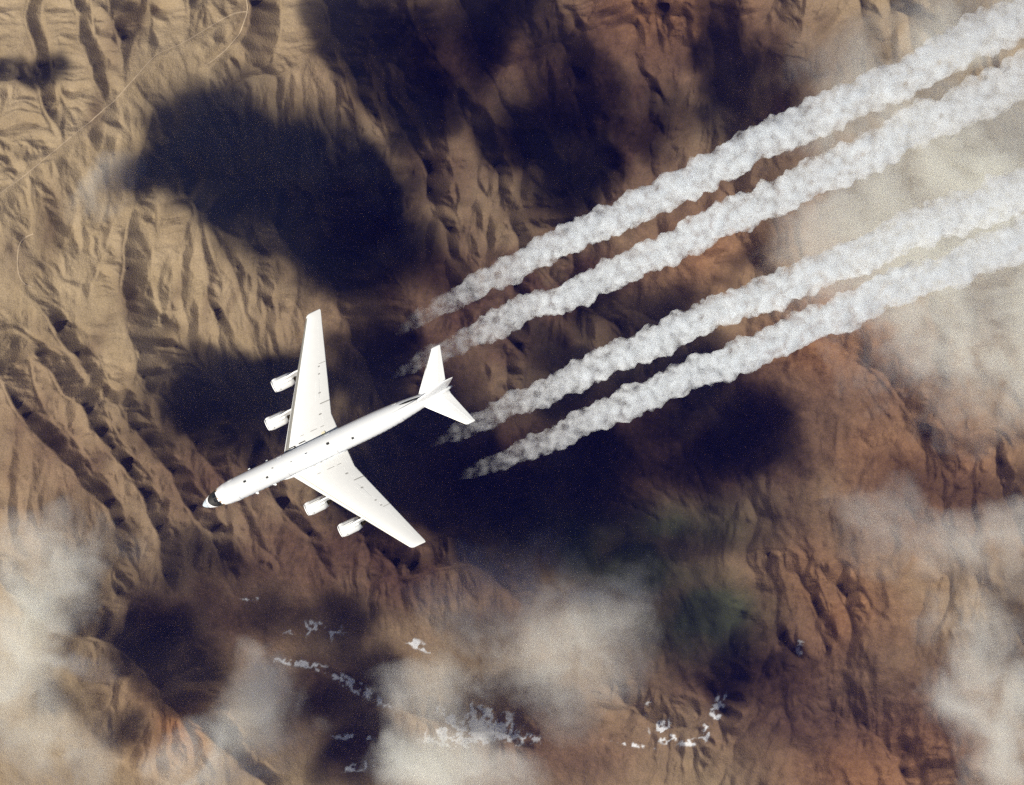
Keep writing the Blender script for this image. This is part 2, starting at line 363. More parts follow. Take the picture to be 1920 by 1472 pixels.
SNOW = [(885,1372,80,26,10,1.5),(920,1352,50,16,-25,1.4),(665,1292,80,9,-28,.9),(580,1180,60,14,-5,1.),(600,1185,34,20,-5,.9),(780,1210,30,9,-30,.9),(560,1245,60,7,-10,.9),(640,1275,60,10,-25,1.),(700,1310,40,8,-30,.8),
        (890,1370,60,24,10,1.25),(960,1385,60,12,-8,1.),(850,1350,40,8,-30,1.),(1180,1396,50,5,-8,.7),(1245,1370,26,22,0,1.),(1300,1390,30,8,10,.9),
        (1325,1370,10,18,0,1.),(1343,1325,12,32,-18,1.1),(660,1385,40,7,-5,.9),(1215,1330,12,20,0,.6),(680,1440,40,10,10,.8),(1500,1215,12,22,0,.6),(470,1122,20,5,0,.6)]
sn = blobs(X, Y, SNOW)
fr = np.abs(fbm(X / 75, Y / 75, 5, 160, .6) - .5) * 2
snow = .8 * smoothstep(.24, .62, sn * (1.35 - 4.2 * fr) * (.5 + 1.0 * fbm(X / 34, Y / 34, 3, 171)))
del fr

mt = new_mat('terrain_soil'); t = mt.node_tree; b = t.nodes['Principled BSDF']; b.inputs['Roughness'].default_value = 0.95
b.inputs['Specular IOR Level'].default_value = 0.1
geo = t.nodes.new('ShaderNodeNewGeometry')
def nz(scale, detail=6, rough=.6, vec=None):
    n = t.nodes.new('ShaderNodeTexNoise'); n.inputs['Scale'].default_value = scale; n.inputs['Detail'].default_value = detail
    n.inputs['Roughness'].default_value = rough; t.links.new(geo.outputs['Position'], n.inputs['Vector']); return n
def rampn(src, stops):
    r = t.nodes.new('ShaderNodeValToRGB'); t.links.new(src, r.inputs[0])
    while len(r.color_ramp.elements) < len(stops): r.color_ramp.elements.new(0.5)
    for e, (p, c) in zip(r.color_ramp.elements, stops): e.position = p; e.color = (*c, 1)
    return r
def mixn(f, a, bb, mode='MIX'):
    m = t.nodes.new('ShaderNodeMix'); m.data_type = 'RGBA'; m.blend_type = mode
    for s, i in ((f, 0), (a, 6), (bb, 7)):
        if isinstance(s, (int, float)): m.inputs[i].default_value = s
        elif isinstance(s, tuple): m.inputs[i].default_value = (*s, 1)
        else: t.links.new(s, m.inputs[i])
    return m.outputs[2]
def attr(nm):
    a = t.nodes.new('ShaderNodeAttribute'); a.attribute_name = nm; return a.outputs['Fac']
n1 = nz(0.004); n2 = nz(0.02, 8, .7); n3 = nz(0.11, 4, .7)
tan = rampn(n1.outputs[0], [(.3, (.27, .20, .112)), (.7, (.355, .272, .165))]).outputs[0]
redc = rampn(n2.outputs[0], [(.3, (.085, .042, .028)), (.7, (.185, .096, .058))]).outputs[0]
orc = rampn(n2.outputs[0], [(.3, (.16, .075, .034)), (.7, (.28, .148, .070))]).outputs[0]
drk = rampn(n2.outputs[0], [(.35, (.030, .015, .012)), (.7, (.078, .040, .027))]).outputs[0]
c = mixn(attr('red'), tan, redc); c = mixn(attr('orange'), c, orc); c = mixn(attr('scrub_shade'), c, drk)
speck = rampn(n3.outputs[0], [(.35, (.72, .70, .70)), (.62, (1.1, 1.1, 1.1))]).outputs[0]
c = mixn(attr('green'), c, (.046, .056, .030))
c = mixn(0.75, c, speck, 'MULTIPLY')
c = mixn(attr('snow'), c, (.62, .63, .64))
t.links.new(c, b.inputs['Base Color'])
bp = t.nodes.new('ShaderNodeBump'); bp.inputs['Strength'].default_value = .7; bp.inputs['Distance'].default_value = 9
t.links.new(n3.outputs[0], bp.inputs['Height']); t.links.new(bp.outputs[0], b.inputs['Normal'])

terr = mesh_np('terrain', verts, faces, mt)
tag(terr, 'dry tan hillsides and dark red brown mountains cut by gullies', kind='structure')
for nm, arr in (('red', red), ('orange', orange), ('scrub_shade', darkv), ('green', green), ('snow', snow)):
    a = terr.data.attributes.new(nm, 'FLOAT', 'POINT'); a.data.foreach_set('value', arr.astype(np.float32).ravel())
del verts, faces

# ------------------------------------------------------------------ tracks on the ridge
mroad = paint('pale_dirt', (.37, .28, .175), .95, noise=.1, scale=.02)
def catmull(pts, n):
    P = [np.array(pts[0], float)] + [np.array(p, float) for p in pts] + [np.array(pts[-1], float)]
    out = []
    for i in range(1, len(P) - 2):
        for k in range(n):
            u = k / n; a, b_, c_, d = P[i - 1], P[i], P[i + 1], P[i + 2]
            out.append(.5 * ((2 * b_) + (-a + c_) * u + (2 * a - 5 * b_ + 4 * c_ - d) * u * u + (-a + 3 * b_ - 3 * c_ + d) * u ** 3))
    out.append(P[-2]); return np.array(out)
def track(pts, wid, label):
    q = catmull(pts, 14)
    g = np.array([gpos(a, b_, 480) for a, b_ in q]); d = np.gradient(g, axis=0); d /= np.linalg.norm(d, axis=1)[:, None] + 1e-9
    nrm = np.stack([-d[:, 1], d[:, 0]], 1); V = []
    for s in (-1, -.33, .33, 1):
        e = g + nrm * s * wid / 2; V.append(np.column_stack([e, ground(e[:, 0], e[:, 1]) + .4]))
    V = np.stack(V, 1).reshape(-1, 3); n = len(g)
    F = [(i * 4 + k, i * 4 + k + 1, (i + 1) * 4 + k + 1, (i + 1) * 4 + k) for i in range(n - 1) for k in range(3)]
    o = mesh_np('track', V, np.array(F), mroad); tag(o, label, kind='structure'); return o
track([(-20,385),(20,355),(62,325),(108,288),(150,255),(205,208),(232,182),(262,150),(300,108),(345,88),(392,58),(440,32),(470,27)], 6.5, 'pale dirt track along the crest of the tan ridge')
track([(462,-10),(468,20),(462,45),(450,70),(432,92),(410,112),(388,126)], 8, 'curved pale dirt track round the hill top')
track([(62,438),(45,445),(34,462),(29,490),(31,515),(40,530),(54,537)], 7, 'pale looping dirt track on the dark slope')

# ------------------------------------------------------------------ clouds
def cloud(name, lst, zc, res, thick, mat, label, cat, k, shift=(0, 0), seed=0, wisp=.9, group=None, scale=420.0, zref=None, thr=.1, sat=0.0):
    """closed body whose thickness follows soft spots and turbulence; lst in picture coordinates at height zref"""
    zr = zc if zref is None else zref
    P = []
    for (cx, cy, rx, ry, dg, am) in lst:
        x_, y_ = gpos(cx, cy, zr); P.append((x_ + shift[0], y_ + shift[1], rx * k, ry * k, dg, am))
    m = 2.1
    x0 = min(p[0] - m * max(p[2], p[3]) for p in P); x1 = max(p[0] + m * max(p[2], p[3]) for p in P)
    y0 = min(p[1] - m * max(p[2], p[3]) for p in P); y1 = max(p[1] + m * max(p[2], p[3]) for p in P)
    xs = np.arange(x0, x1 + res, res); ys = np.arange(y0, y1 + res, res)
    A, B = np.meshgrid(xs.astype(np.float32), ys.astype(np.float32))
    wx = A + scale * .5 * (fbm(A / scale, B / scale, 4, seed + 1) - .5) * 2; wy = B + scale * .5 * (fbm(A / scale, B / scale, 4, seed + 5) - .5) * 2
    f = np.zeros_like(A)
    for (cx, cy, rx, ry, dg, am) in P:
        c_, s_ = math.cos(math.radians(dg)), math.sin(math.radians(dg)); dx, dy = wx - cx, wy - cy
        a = (dx * c_ + dy * s_) / rx; b_ = (-dx * s_ + dy * c_) / ry
        f = f + am * np.exp(-(a * a + b_ * b_))
    f = f * (1 - wisp + wisp * 2 * fbm(wx / scale * 1.3, wy / scale * 1.3, 6, seed + 9, .56) ** 1.6 * 1.85)
    if sat: f = f / (1 + sat * f)
    th = np.maximum(f - thr, 0) * thick
    th[0] = th[-1] = 0; th[:, 0] = th[:, -1] = 0
    zt = zc + th * (.55 + .15 * (fbm(A / 90, B / 90, 3, seed) - .5)); zb = zc - th * .45 - .05; zt = zt + .05
    ok = th > 0.02
    cell = ok[:-1, :-1] | ok[1:, :-1] | ok[:-1, 1:] | ok[1:, 1:]
    nyc, nxc = A.shape; ii = np.arange(nxc * nyc).reshape(nyc, nxc); off = nxc * nyc
    q = np.stack([ii[:-1, :-1], ii[:-1, 1:], ii[1:, 1:], ii[1:, :-1]], -1)[cell]
    fc = [q, q[:, ::-1] + off]
    def side(m_, a0, a1):                                   # close the rim
        e = np.stack([a0, a1], -1)[m_]; return np.stack([e[:, 0], e[:, 0] + off, e[:, 1] + off, e[:, 1]], -1)
    cp = np.pad(cell, 1)
    cc = cp[1:-1, 1:-1]
    fc.append(side(cc & ~cp[:-2, 1:-1], ii[:-1, :-1], ii[:-1, 1:])[:, ::1])
    fc.append(side(cc & ~cp[2:, 1:-1], ii[1:, 1:], ii[1:, :-1]))
    fc.append(side(cc & ~cp[1:-1, :-2], ii[1:, :-1], ii[:-1, :-1]))
    fc.append(side(cc & ~cp[1:-1, 2:], ii[:-1, 1:], ii[1:, 1:]))
    F = np.concatenate(fc); V = np.concatenate([np.stack([A, B, zt], -1).reshape(-1, 3), np.stack([A, B, zb], -1).reshape(-1, 3)])
    used = np.unique(F); rm = np.full(len(V), -1); rm[used] = np.arange(len(used))
    o = mesh_np(name, V[used], rm[F], mat)
    tag(o, label, cat, group)
    return o

mcloud = vol_mat('cloud_vapour', 0.010, (.985, .99, .945), 0.1)
mshade = vol_mat('thick_cloud_vapour', 0.012, (1, .99, .98), 0.1)
K = 3.25
G1 = 'low thin clouds drifting over the ground'
CL = [
 ([(70,1080,70,70,0,.5),(110,1140,60,50,0,.7),(100,1000,110,60,0,.3),(130,1010,120,50,0,.25)], 'small pale cloud at the left edge above the sharp bottom left ridge'),
 ([(20,1240,70,110,0,.75),(40,1330,70,80,0,.5),(0,1160,70,60,0,.4)], 'pale cloud cut by the left edge beside the bottom left ridge'),
 ([(130,1245,50,26,0,.75),(165,1255,30,20,0,.5)], 'tiny cloud scrap over the end of the bottom left ridge'),
 ([(150,1400,60,60,0,.55),(120,1460,80,40,0,.45)], 'low pale cloud at the bottom edge under the dark hollow'),
 ([(475,1250,50,50,0,.85),(480,1320,60,60,0,.6),(420,1400,100,45,10,.75),(440,1460,100,50,0,.7)], 'tall pale cloud bank left of the dark blue hollow at the bottom'),
 ([(860,1440,120,60,0,1.1),(790,1400,50,50,0,.5),(820,1290,90,50,0,.35)], 'brightest cloud at the bottom edge over white patches'),
 ([(1000,1080,100,60,0,.45),(1120,1130,100,80,0,.5),(1090,1250,90,100,0,.5),(950,1200,150,90,0,.45)], 'broad veil of cloud below the wing tip at the bottom centre'),
 ([(1850,1240,80,70,0,.6),(1790,1180,80,60,0,.4),(1890,1340,90,70,0,1.0),(1900,1430,70,60,0,.7),(1790,1290,70,45,0,.45)], 'bright cloud in the bottom right corner'),
 ([(1800,1020,140,50,10,.36),(1640,960,120,60,10,.28),(1900,1050,100,90,0,.4)], 'thin smoky veil of cloud above the bottom right corner'),
 ([(1800,470,230,170,20,.95),(1680,400,160,100,20,.8),(1900,620,190,150,0,.8),(1860,290,160,110,0,.8),(1740,320,150,80,20,.7)], 'wide pale cloud under the smoke trails at the right edge'),
 ([(1620,140,90,60,20,.6),(1560,230,100,70,20,.4),(1760,60,140,70,10,.5),(1880,20,100,80,0,.5)], 'pale cloud beside the topmost smoke trail'),
 ([(190,380,70,40,-20,.35),(240,360,60,60,0,.28)], 'faint haze patch over the tan slopes at the left'),
 ([(870,1100,110,40,20,.25),(740,1290,60,60,0,.2)], 'faint wisp of cloud below the right wing tip'),
 ([(1870,740,110,70,0,.5),(1810,660,90,60,0,.5)], 'drifting pale cloud at the right edge below the trails'),
]
for i, (lst, lab) in enumerate(CL):
    cloud('cloud', lst, 540 + 25 * (i % 5), 14, 125, mcloud, lab, 'cloud', K, seed=200 + i * 31, group=G1, thr=.10, sat=.35, scale=350.0)

# clouds up-sun, left of the view, that throw the big shadows on the ground
ZS, ZG = 5000.0, 250.0
SH = (SUNV[0] / SUNV[2] * (ZS - ZG), SUNV[1] / SUNV[2] * (ZS - ZG))
SC = [
 ([(350,230,60,70,0,.9),(330,320,55,40,0,1.1),(440,230,110,80,0,.75),(430,330,100,60,0,1.),(520,340,120,100,0,1.3),(470,400,60,50,0,1.),(600,400,130,110,-30,1.6),(700,470,110,60,-20,1.3),(640,520,60,60,-40,1.3),(560,250,90,60,0,.6),(300,300,30,50,0,.8),(740,360,60,40,0,.5)], 'large dense cloud'),
 ([(680,40,60,80,0,.8),(930,40,60,60,0,.8),(1010,20,50,40,0,.7),(900,120,60,60,0,.5),(745,150,60,120,20,1.1),(790,240,40,50,0,1.),(860,40,90,60,0,.6),(850,180,100,60,0,.4)], 'long dense cloud'),
 ([(430,770,120,60,0,1.6),(520,720,90,60,0,1.5),(470,830,70,40,0,.9),(330,680,40,60,0,.4),(400,720,60,30,0,.9)], 'thick round cloud'),
 ([(760,840,120,90,20,2.),(700,700,50,90,10,1.6),(820,920,110,70,0,1.5),(960,960,130,60,0,1.2),(740,620,40,50,0,.8),(700,900,90,60,0,1.)], 'very thick broad cloud'),
 ([(1120,140,40,70,0,.5),(1250,200,70,50,0,.5),(1180,260,80,40,0,.5),(1040,140,60,50,0,.45),(960,200,50,40,0,.3),(940,90,40,50,0,.35),(1050,300,50,110,-25,1.3),(1010,240,60,60,0,1.2),(1090,370,40,60,0,1.)], 'narrow dense cloud'),
 ([(1370,160,50,90,0,1.3),(1350,30,40,60,0,.9),(1440,180,60,60,0,.6),(1450,120,70,80,0,.4)], 'upright dense cloud'),
 ([(1230,590,60,60,0,1.3),(1270,660,60,40,0,1.1),(1120,680,100,40,0,1.1),(1060,760,120,40,10,1.1),(1010,640,80,60,0,.6),(1300,690,60,30,20,.8),(1140,560,50,40,0,.6)], 'ragged dense cloud'),
 ([(1340,790,130,70,-30,1.4),(960,1010,120,60,0,.8),(1400,830,60,40,0,.8),(1200,900,200,60,0,.7),(1100,870,140,60,0,.9),(1020,900,90,60,0,.9)], 'long flat cloud'),
 ([(1240,1020,190,60,10,.5),(1060,980,120,60,0,.9),(1330,1200,110,70,0,.6),(1420,1260,110,60,0,.5)], 'loose flat cloud'),
 ([(640,1340,80,80,0,1.2),(650,1430,70,60,0,1.2),(660,1270,60,40,0,.5),(330,1200,70,60,0,1.),(280,1220,50,40,0,.8),(360,1280,50,40,0,.9),(400,1040,60,40,-30,.9),(560,1170,140,40,0,.7),(330,1110,90,60,0,.5)], 'scattered dense cloud'),
 ([(230,1340,50,30,0,1.),(120,1310,40,30,-20,.7)], 'small dense cloud'),
 ([(20,118,90,14,0,.8),(98,120,22,20,0,.8)], 'thin streak of cloud'),
 ([(1440,450,30,30,0,.5),(1390,470,50,20,30,.5),(1300,540,100,20,10,.4)], 'small loose cloud'),
]
WH = ['farthest towards the picture top', 'upper middle', 'lower left', 'broadest of the row', 'slim one in the middle', 'tall one at the right end', 'torn one low in the middle', 'lower right', 'thin one low right', 'broken one at the bottom', 'smallest at the bottom', 'streak at the top left', 'little one near the centre']
for i, (lst, lab) in enumerate(SC):
    zg = {0: 430.0, 1: 420.0, 2: 330.0, 4: 360.0, 5: 380.0, 11: 480.0}.get(i, 240.0)
    SH = (SUNV[0] / SUNV[2] * (ZS - zg), SUNV[1] / SUNV[2] * (ZS - zg))
    cloud('cloud', lst, ZS, 26, 128, mshade, lab + ' high on the sun side, ' + WH[i], 'cloud', K + .12, shift=SH, seed=900 + i * 37, wisp=.8, group='high clouds on the sun side', scale=300.0, zref=zg)

# ------------------------------------------------------------------ thin blue air
hx = 26000.0
hz = obj_pd('haze', [(x, y, z) for z in (-400.0, CAM_Z + 60) for x, y in ((-hx, -hx), (hx, -hx), (hx, hx), (-hx, hx))],
            [(3, 2, 1, 0), (4, 5, 6, 7), (0, 1, 5, 4), (1, 2, 6, 5), (2, 3, 7, 6), (3, 0, 4, 7)], vol_mat('air', 3.6e-6, (.07, .10, 1.0), 0.0))
tag(hz, 'thin bluish air over the whole mountain country', kind='stuff')
# ------------------------------------------------------------------ airliner frame
PX = 10.85                                                   # pixels per metre at the airliner
D = 960 / PX / TAN                                           # its distance below the camera
AZ = CAM_Z - D
NOSE = (378, 948); AX = (0.9042, -0.4271)
def spos(px, py, dz=0.0):
    u, v = uv(px, py); return Vector((u * (D - dz), v * (D - dz), AZ + dz))
ORG = spos(*NOSE)
heading = Vector((-AX[0], AX[1] * -1 * -1, 0))               # picture y is down
fw = Vector((-AX[0], AX[1], 0)).normalized()                 # towards the nose
ROLL = math.radians(9.0)
ux = fw; uy = Vector((-fw.y, fw.x, 0)); uz = Vector((0, 0, 1))   # uy: port
R = Matrix((ux, uy, uz)).transposed() @ Matrix.Rotation(ROLL, 3, 'X')
plane = bpy.data.objects.new('airliner', None); C.objects.link(plane)
plane.matrix_world = Matrix.Translation(ORG) @ R.to_4x4()
tag(plane, 'white four engine jet airliner flying to the lower left above the mountains', 'airliner')

M_white = paint('white_paint', (.88, .88, .87), .4, noise=.02, scale=.6, coat=.3)
M_wing = paint('wing_paint', (.80, .795, .775), .5, noise=.03, scale=.9)
M_metal = paint('bare_metal', (.33, .31, .27), .42, metal=.6, noise=.1, scale=3)
M_nac = paint('nacelle_paint', (.86, .86, .84), .45, noise=.03, scale=1.5)
M_dark = paint('dark_exhaust_metal', (.10, .075, .05), .5, metal=.6, noise=.2, scale=4)
M_glass = paint('cockpit_glass', (.012, .012, .014), .12, noise=.1)
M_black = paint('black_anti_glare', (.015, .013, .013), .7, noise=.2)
M_blue = paint('blue_stripe', (.10, .20, .32), .4, noise=.03)
M_nose = paint('grey_radome', (.46, .52, .56), .45, noise=.05)
M_seam = paint('seam_sealant', (.36, .35, .33), .7, noise=.1)
M_hole = paint('black_vent', (.02, .02, .02), .6)

# fuselage: stations s (aft of nose), half width, half height, centre z
ST = [(0.0,.02,.02,-.75),(.12,.25,.24,-.75),(.45,.52,.50,-.70),(1.0,.83,.82,-.62),(1.8,1.15,1.17,-.48),(2.8,1.42,1.50,-.30),(3.8,1.62,1.78,-.14),(5.0,1.88,1.98,-.04),(6.5,1.99,2.05,0),(8.5,2.03,2.07,0),
      (31,2.03,2.07,0),(34,1.98,2.03,.03),(36.5,1.84,1.88,.16),(39,1.60,1.64,.38),(41.5,1.30,1.34,.62),(44,.98,1.0,.84),(46,.66,.68,1.0),(47.2,.38,.40,1.08),(47.9,.14,.15,1.12),(48.1,.01,.01,1.12)]
STA = np.array(ST)
def fus(s):
    return [float(np.interp(s, STA[:, 0], STA[:, k])) for k in (1, 2, 3)]
def fuse_ring(s, n, sc_=1.0):
    hw, hh_, cz = fus(s); return [(-s, -math.sin(2 * math.pi * k / n) * hw * sc_, cz + math.cos(2 * math.pi * k / n) * hh_ * sc_) for k in range(n)]
def loft(name, rings, mat, parent, cap=True, closed=True, smooth=True):
    n = len(rings[0]); V = [p for r in rings for p in r]; F = []
    for i in range(len(rings) - 1):
        for k in range(n if closed else n - 1):
            a, b_ = i * n + k, i * n + (k + 1) % n; F.append((a, b_, b_ + n, a + n))
    if cap: F.append(tuple(range(n))[::-1]); F.append(tuple(range((len(rings) - 1) * n, len(rings) * n)))
    o = obj_pd(name, V, F, mat, parent, smooth)
    bm = bmesh.new(); bm.from_mesh(o.data); bmesh.ops.recalc_face_normals(bm, faces=bm.faces); bm.to_mesh(o.data); bm.free()
    if smooth:
        try: o.data.shade_auto_smooth(angle=math.radians(40))
        except Exception: pass
    return o
ss = list(np.linspace(1.05, 6.5, 26)) + list(np.linspace(7, 30, 24)) + list(np.linspace(31, 48.05, 32))
fuselage = loft('fuselage', [fuse_ring(s, 56) for s in ss], M_white, plane)
nose_s = [.0, .03, .08, .16, .28, .45, .65, .85, 1.05]
radome = loft('radome', [fuse_ring(s, 56, 1.0) for s in nose_s], M_nose, fuselage)

def patch(name, s0, s1, a0, a1, mat, parent, off=.012, ns=6, na=8, fn=None):
    """a thin shell lying on the fuselage between two stations and two angles from the top (degrees, port positive)"""
    V = []; 
    for lay in (off, -.02):
        for i in range(ns + 1):
            for k in range(na + 1):
                u, v = i / ns, k / na
                s = s0 + (s1 - s0) * u; a = a0 + (a1 - a0) * v
                if fn: s, a = fn(u, v)
                hw, hh_, cz = fus(s); r = math.radians(a)
                V.append((-s, math.sin(r) * (hw + lay), cz + math.cos(r) * (hh_ + lay)))
    F = []; W = na + 1; O = (ns + 1) * W
    for i in range(ns):
        for k in range(na):
            a, b_, c_, d = i * W + k, i * W + k + 1, (i + 1) * W + k + 1, (i + 1) * W + k; F.append((a, b_, c_, d)); F.append((d + O, c_ + O, b_ + O, a + O))
    for k in range(na): F.append((k, k + O, k + 1 + O, k + 1)); e = ns * W; F.append((e + k + 1, e + k + 1 + O, e + k + O, e + k))
    for i in range(ns): F.append((i * W, (i + 1) * W, (i + 1) * W + O, i * W + O)); F.append((i * W + na, i * W + na + O, (i + 1) * W + na + O, (i + 1) * W + na))
    return obj_pd(name, V, F, mat, parent, False)
# anti glare panel and windscreen
patch('anti_glare_panel', 0, 0, 0, 0, M_black, fuselage, .012, 12, 24, lambda u, v: ((1.35 + 1.25 * abs(2 * v - 1) ** 2) + u * (1.95 - .75 * abs(2 * v - 1)), -88 + 176 * v))
for a0, a1 in ((-88, -64), (-60, -34), (-30, -3), (3, 30), (34, 60), (64, 88)):
    m_ = abs((a0 + a1) / 2) / 76
    wdw = patch('windscreen_pane', 2.35 + .75 * m_, 3.05 + .7 * m_, a0, a1, M_glass, fuselage, .035, 4, 5)
for a0 in (-80, -45, 12, 40, 75):
    patch('wiper_mount', 3.15 + .006 * abs(a0), 3.4 + .006 * abs(a0), a0 - 4, a0 + 4, paint('tan_metal', (.35, .2, .08), .5) if 'tan_metal' not in bpy.data.materials else bpy.data.materials['tan_metal'], fuselage, .06, 2, 2)
for sgn in (1, -1):
    patch('side_stripe', 4.5, 40, sgn * 79, sgn * 81.5, M_blue, fuselage, .01, 60, 2)
    for k in range(36):
        s = 7.2 + k * .98
        if 15.6 < s < 16.4: continue
        patch('cabin_window', s, s + .30, sgn * 85, sgn * 89, M_glass, fuselage, .014, 1, 1)
    for s in (6.0, 15.4, 24.6, 37.2): patch('cabin_door', s, s + .8, sgn * 52, sgn * 98, M_white, fuselage, .03, 2, 6)

def px_to_local(px, py, z=2.0):
    """a spot seen in the photograph on the aircraft at local height z -> (s aft, y port)"""
    o = Vector((0, 0, CAM_Z)); d = spos(px, py) - o; inv = plane.matrix_world.inverted_safe()
    o2 = inv @ o; d2 = inv.to_3x3() @ d; k_ = (z - o2.z) / d2.z; q = o2 + d2 * k_; return -q.x, q.y
plane_inv_ready = True

def fspot(name, px, py, ls, la, mat, off=.03):
    s, y = px_to_local(px, py, 1.9); hw, hh_, cz = fus(s); a = math.degrees(math.asin(max(-1, min(1, y / hw))))
    return patch(name, s - ls / 2, s + ls / 2, a - la / 2, a + la / 2, mat, fuselage, off, 4, 4)
bpy.context.view_layer.update()
fspot('antenna_plate', 614.6, 832, .5, 12, M_hole); fspot('antenna_plate', 661, 821.5, .42, 11, M_hole)
fspot('antenna_plate', 459, 903, .45, 10, M_hole); fspot('antenna_plate', 501, 895, .35, 10, M_hole)
fspot('roof_hatch', 493, 900, 1.35, 17, M_seam, .014); fspot('roof_hatch', 493, 900, 1.25, 14, M_white, .02)
fspot('antenna_plate', 511, 878, .3, 6, M_seam); fspot('antenna_plate', 546, 866, .25, 5, M_seam)
def blade(s, a, hgt, mat, name='blade_antenna'):
    hw, hh_, cz = fus(s); r = math.radians(a); n_ = Vector((0, math.sin(r), math.cos(r))); p = Vector((-s, math.sin(r) * hw, cz + math.cos(r) * hh_)); t_ = Vector((0, math.cos(r), -math.sin(r)))
    V = []
    for (dx, h_) in ((.30, -.05), (-.30, -.05), (-.35, hgt), (-.05, hgt)):
        for q in (-.05, .05): V.append(p + Vector((dx, 0, 0)) + n_ * h_ + t_ * q)
    return obj_pd(name, V, [(0, 2, 4, 6), (7, 5, 3, 1), (0, 1, 3, 2), (2, 3, 5, 4), (4, 5, 7, 6), (6, 7, 1, 0)], mat, fuselage)
blade(13.2, -96, .35, M_white); blade(9.6, 92, .35, M_white); blade(13.0, 94, .3, M_white); blade(9.9, -90, .3, M_white); blade(20, 0, .3, M_white)

# lifting surfaces ---------------------------------------------------------
def foil(n=13, thick=.11):
    xs = [(1 - math.cos(math.pi * i / (n - 1))) / 2 for i in range(n)]
    yt = lambda x: 5 * thick * (.2969 * math.sqrt(x) - .126 * x - .3516 * x * x + .2843 * x ** 3 - .1036 * x ** 4)
    up = [(x, yt(x) + .02 * 4 * x * (1 - x)) for x in xs]; lo = [(x, -yt(x) * .8 + .02 * 4 * x * (1 - x)) for x in xs[1:-1]][::-1]
    return up + lo
def wing_rings(stations, thick, c0=0.0, c1=1.0):
    prof = foil(17, thick); R_ = []
    for (sle, ste, y, z, tk) in stations:
        ch = ste - sle; R_.append([(-(sle + ch * x), y, z + ch * zz * tk) for x, zz in prof])
    return R_
def slab(name, pts, mat, parent, h_=.02):
    """low raised piece: polygon of (s, y, z) points, lifted h_"""
    n = len(pts); V = [(-s, y, z + h_) for s, y, z in pts] + [(-s, y, z - .03) for s, y, z in pts]
    F = [tuple(range(n)), tuple(range(n, 2 * n))[::-1]] + [(k, k + n, (k + 1) % n + n, (k + 1) % n) for k in range(n)]
    o = obj_pd(name, V, F, mat, parent); bm = bmesh.new(); bm.from_mesh(o.data); bmesh.ops.recalc_face_normals(bm, faces=bm.faces); bm.to_mesh(o.data); bm.free(); return o
WST = [(15.0, 25.9, 0.9, -1.25), (16.2, 25.6, 2.0, -1.2), (21.45, 28.1, 7.2, -.62), (22.6, 28.7, 8.4, -.5), (31.2, 33.1, 22.3, .95)]
DIH = math.radians(6.5)
def wz(y): return -1.3 + math.tan(DIH) * y
def wle(y): return float(np.interp(y, [0, 1.9, 22.3], [14.9, 16.2, 30.2]))
def wte(y): return float(np.interp(y, [0, 5.1, 22.3], [26.8, 26.9, 32.9]))
def wtop(s, y):
    le, te = wle(y), wte(y); x = (s - le) / (te - le); x = max(0, min(1, x)); tk = float(np.interp(y, [0, 22], [1.0, .85]))
    yt = 5 * .115 * (.2969 * math.sqrt(x) - .126 * x - .3516 * x * x + .2843 * x ** 3 - .1036 * x ** 4)
    return wz(y) + (te - le) * tk * (yt + .02 * 4 * x * (1 - x))
for sg in (1, -1):
    ys = list(np.linspace(.6, 22.0, 30))
    rings = wing_rings([(wle(y), wte(y), sg * y, wz(y), float(np.interp(y, [0, 22], [1.0, .85]))) for y in ys], .115)
    for dy_, f_ in ((.22, .14), (.36, .42)):
        y = 22.0 + dy_; rings += wing_rings([(wle(22) + f_ * 1.0 + dy_ * .7, wte(22) - f_ * .10 + .1 * f_, sg * y, wz(y), .5 * (1 - f_))], .115)
    wing = loft('wing', rings, M_wing, plane)
    def strip(name, y0, y1, f0, f1, mat, h_=.02, n=14):
        """raised sheet over the wing between spans y0,y1 and chord fractions f0,f1"""
        V = []; m = 3
        for lay in (h_, -.04):
            for i in range(n + 1):
                y = y0 + (y1 - y0) * i / n
                for k in range(m + 1):
                    fr_ = f0 + (f1 - f0) * k / m; s = wle(y) + (wte(y) - wle(y)) * fr_; V.append((-s, sg * y, wtop(s, y) + lay))
        W = m + 1; O = (n + 1) * W; F = []
        for i in range(n):
            for k in range(m):
                a, b_, c_, d = i * W + k, i * W + k + 1, (i + 1) * W + k + 1, (i + 1) * W + k; F += [(a, b_, c_, d), (d + O, c_ + O, b_ + O, a + O)]
        for k in range(m): F += [(k, k + O, k + 1 + O, k + 1), (n * W + k + 1, n * W + k + 1 + O, n * W + k + O, n * W + k)]
        for i in range(n): F += [(i * W, (i + 1) * W, (i + 1) * W + O, i * W + O), (i * W + m, i * W + m + O, (i + 1) * W + m + O, (i + 1) * W + m)]
        o = obj_pd(name, V, F, mat, wing, True); o.data.shade_flat()
        bm = bmesh.new(); bm.from_mesh(o.data); bmesh.ops.recalc_face_normals(bm, faces=bm.faces); bm.to_mesh(o.data); bm.free(); return o
    strip('leading_edge', 2.2, 21.8, .003, .10, M_metal, .012, 24)
    strip('flap', 2.2, 7.1, .80, .985, M_wing, .012, 6)
    strip('flap', 7.5, 13.6, .78, .985, M_wing, .012, 6)
    strip('aileron', 13.8, 20.6, .78, .985, M_wing, .012, 8)
    strip('spoiler', 8.2, 11.2, .66, .76, M_wing, .014, 3)
    strip('fence_seam', 7.25, 7.42, .76, .99, M_seam, .02, 1)
    strip('fence_seam', 13.66, 13.74, .76, .98, M_seam, .032, 1)
    strip('walkway_line', 3.6, 3.7, .12, .80, M_seam, .014, 1)
    for y in (9.0, 12.0, 13.2, 5.6): strip('hinge_cover', y, y + .22, .73, .79, M_seam, .02, 1)
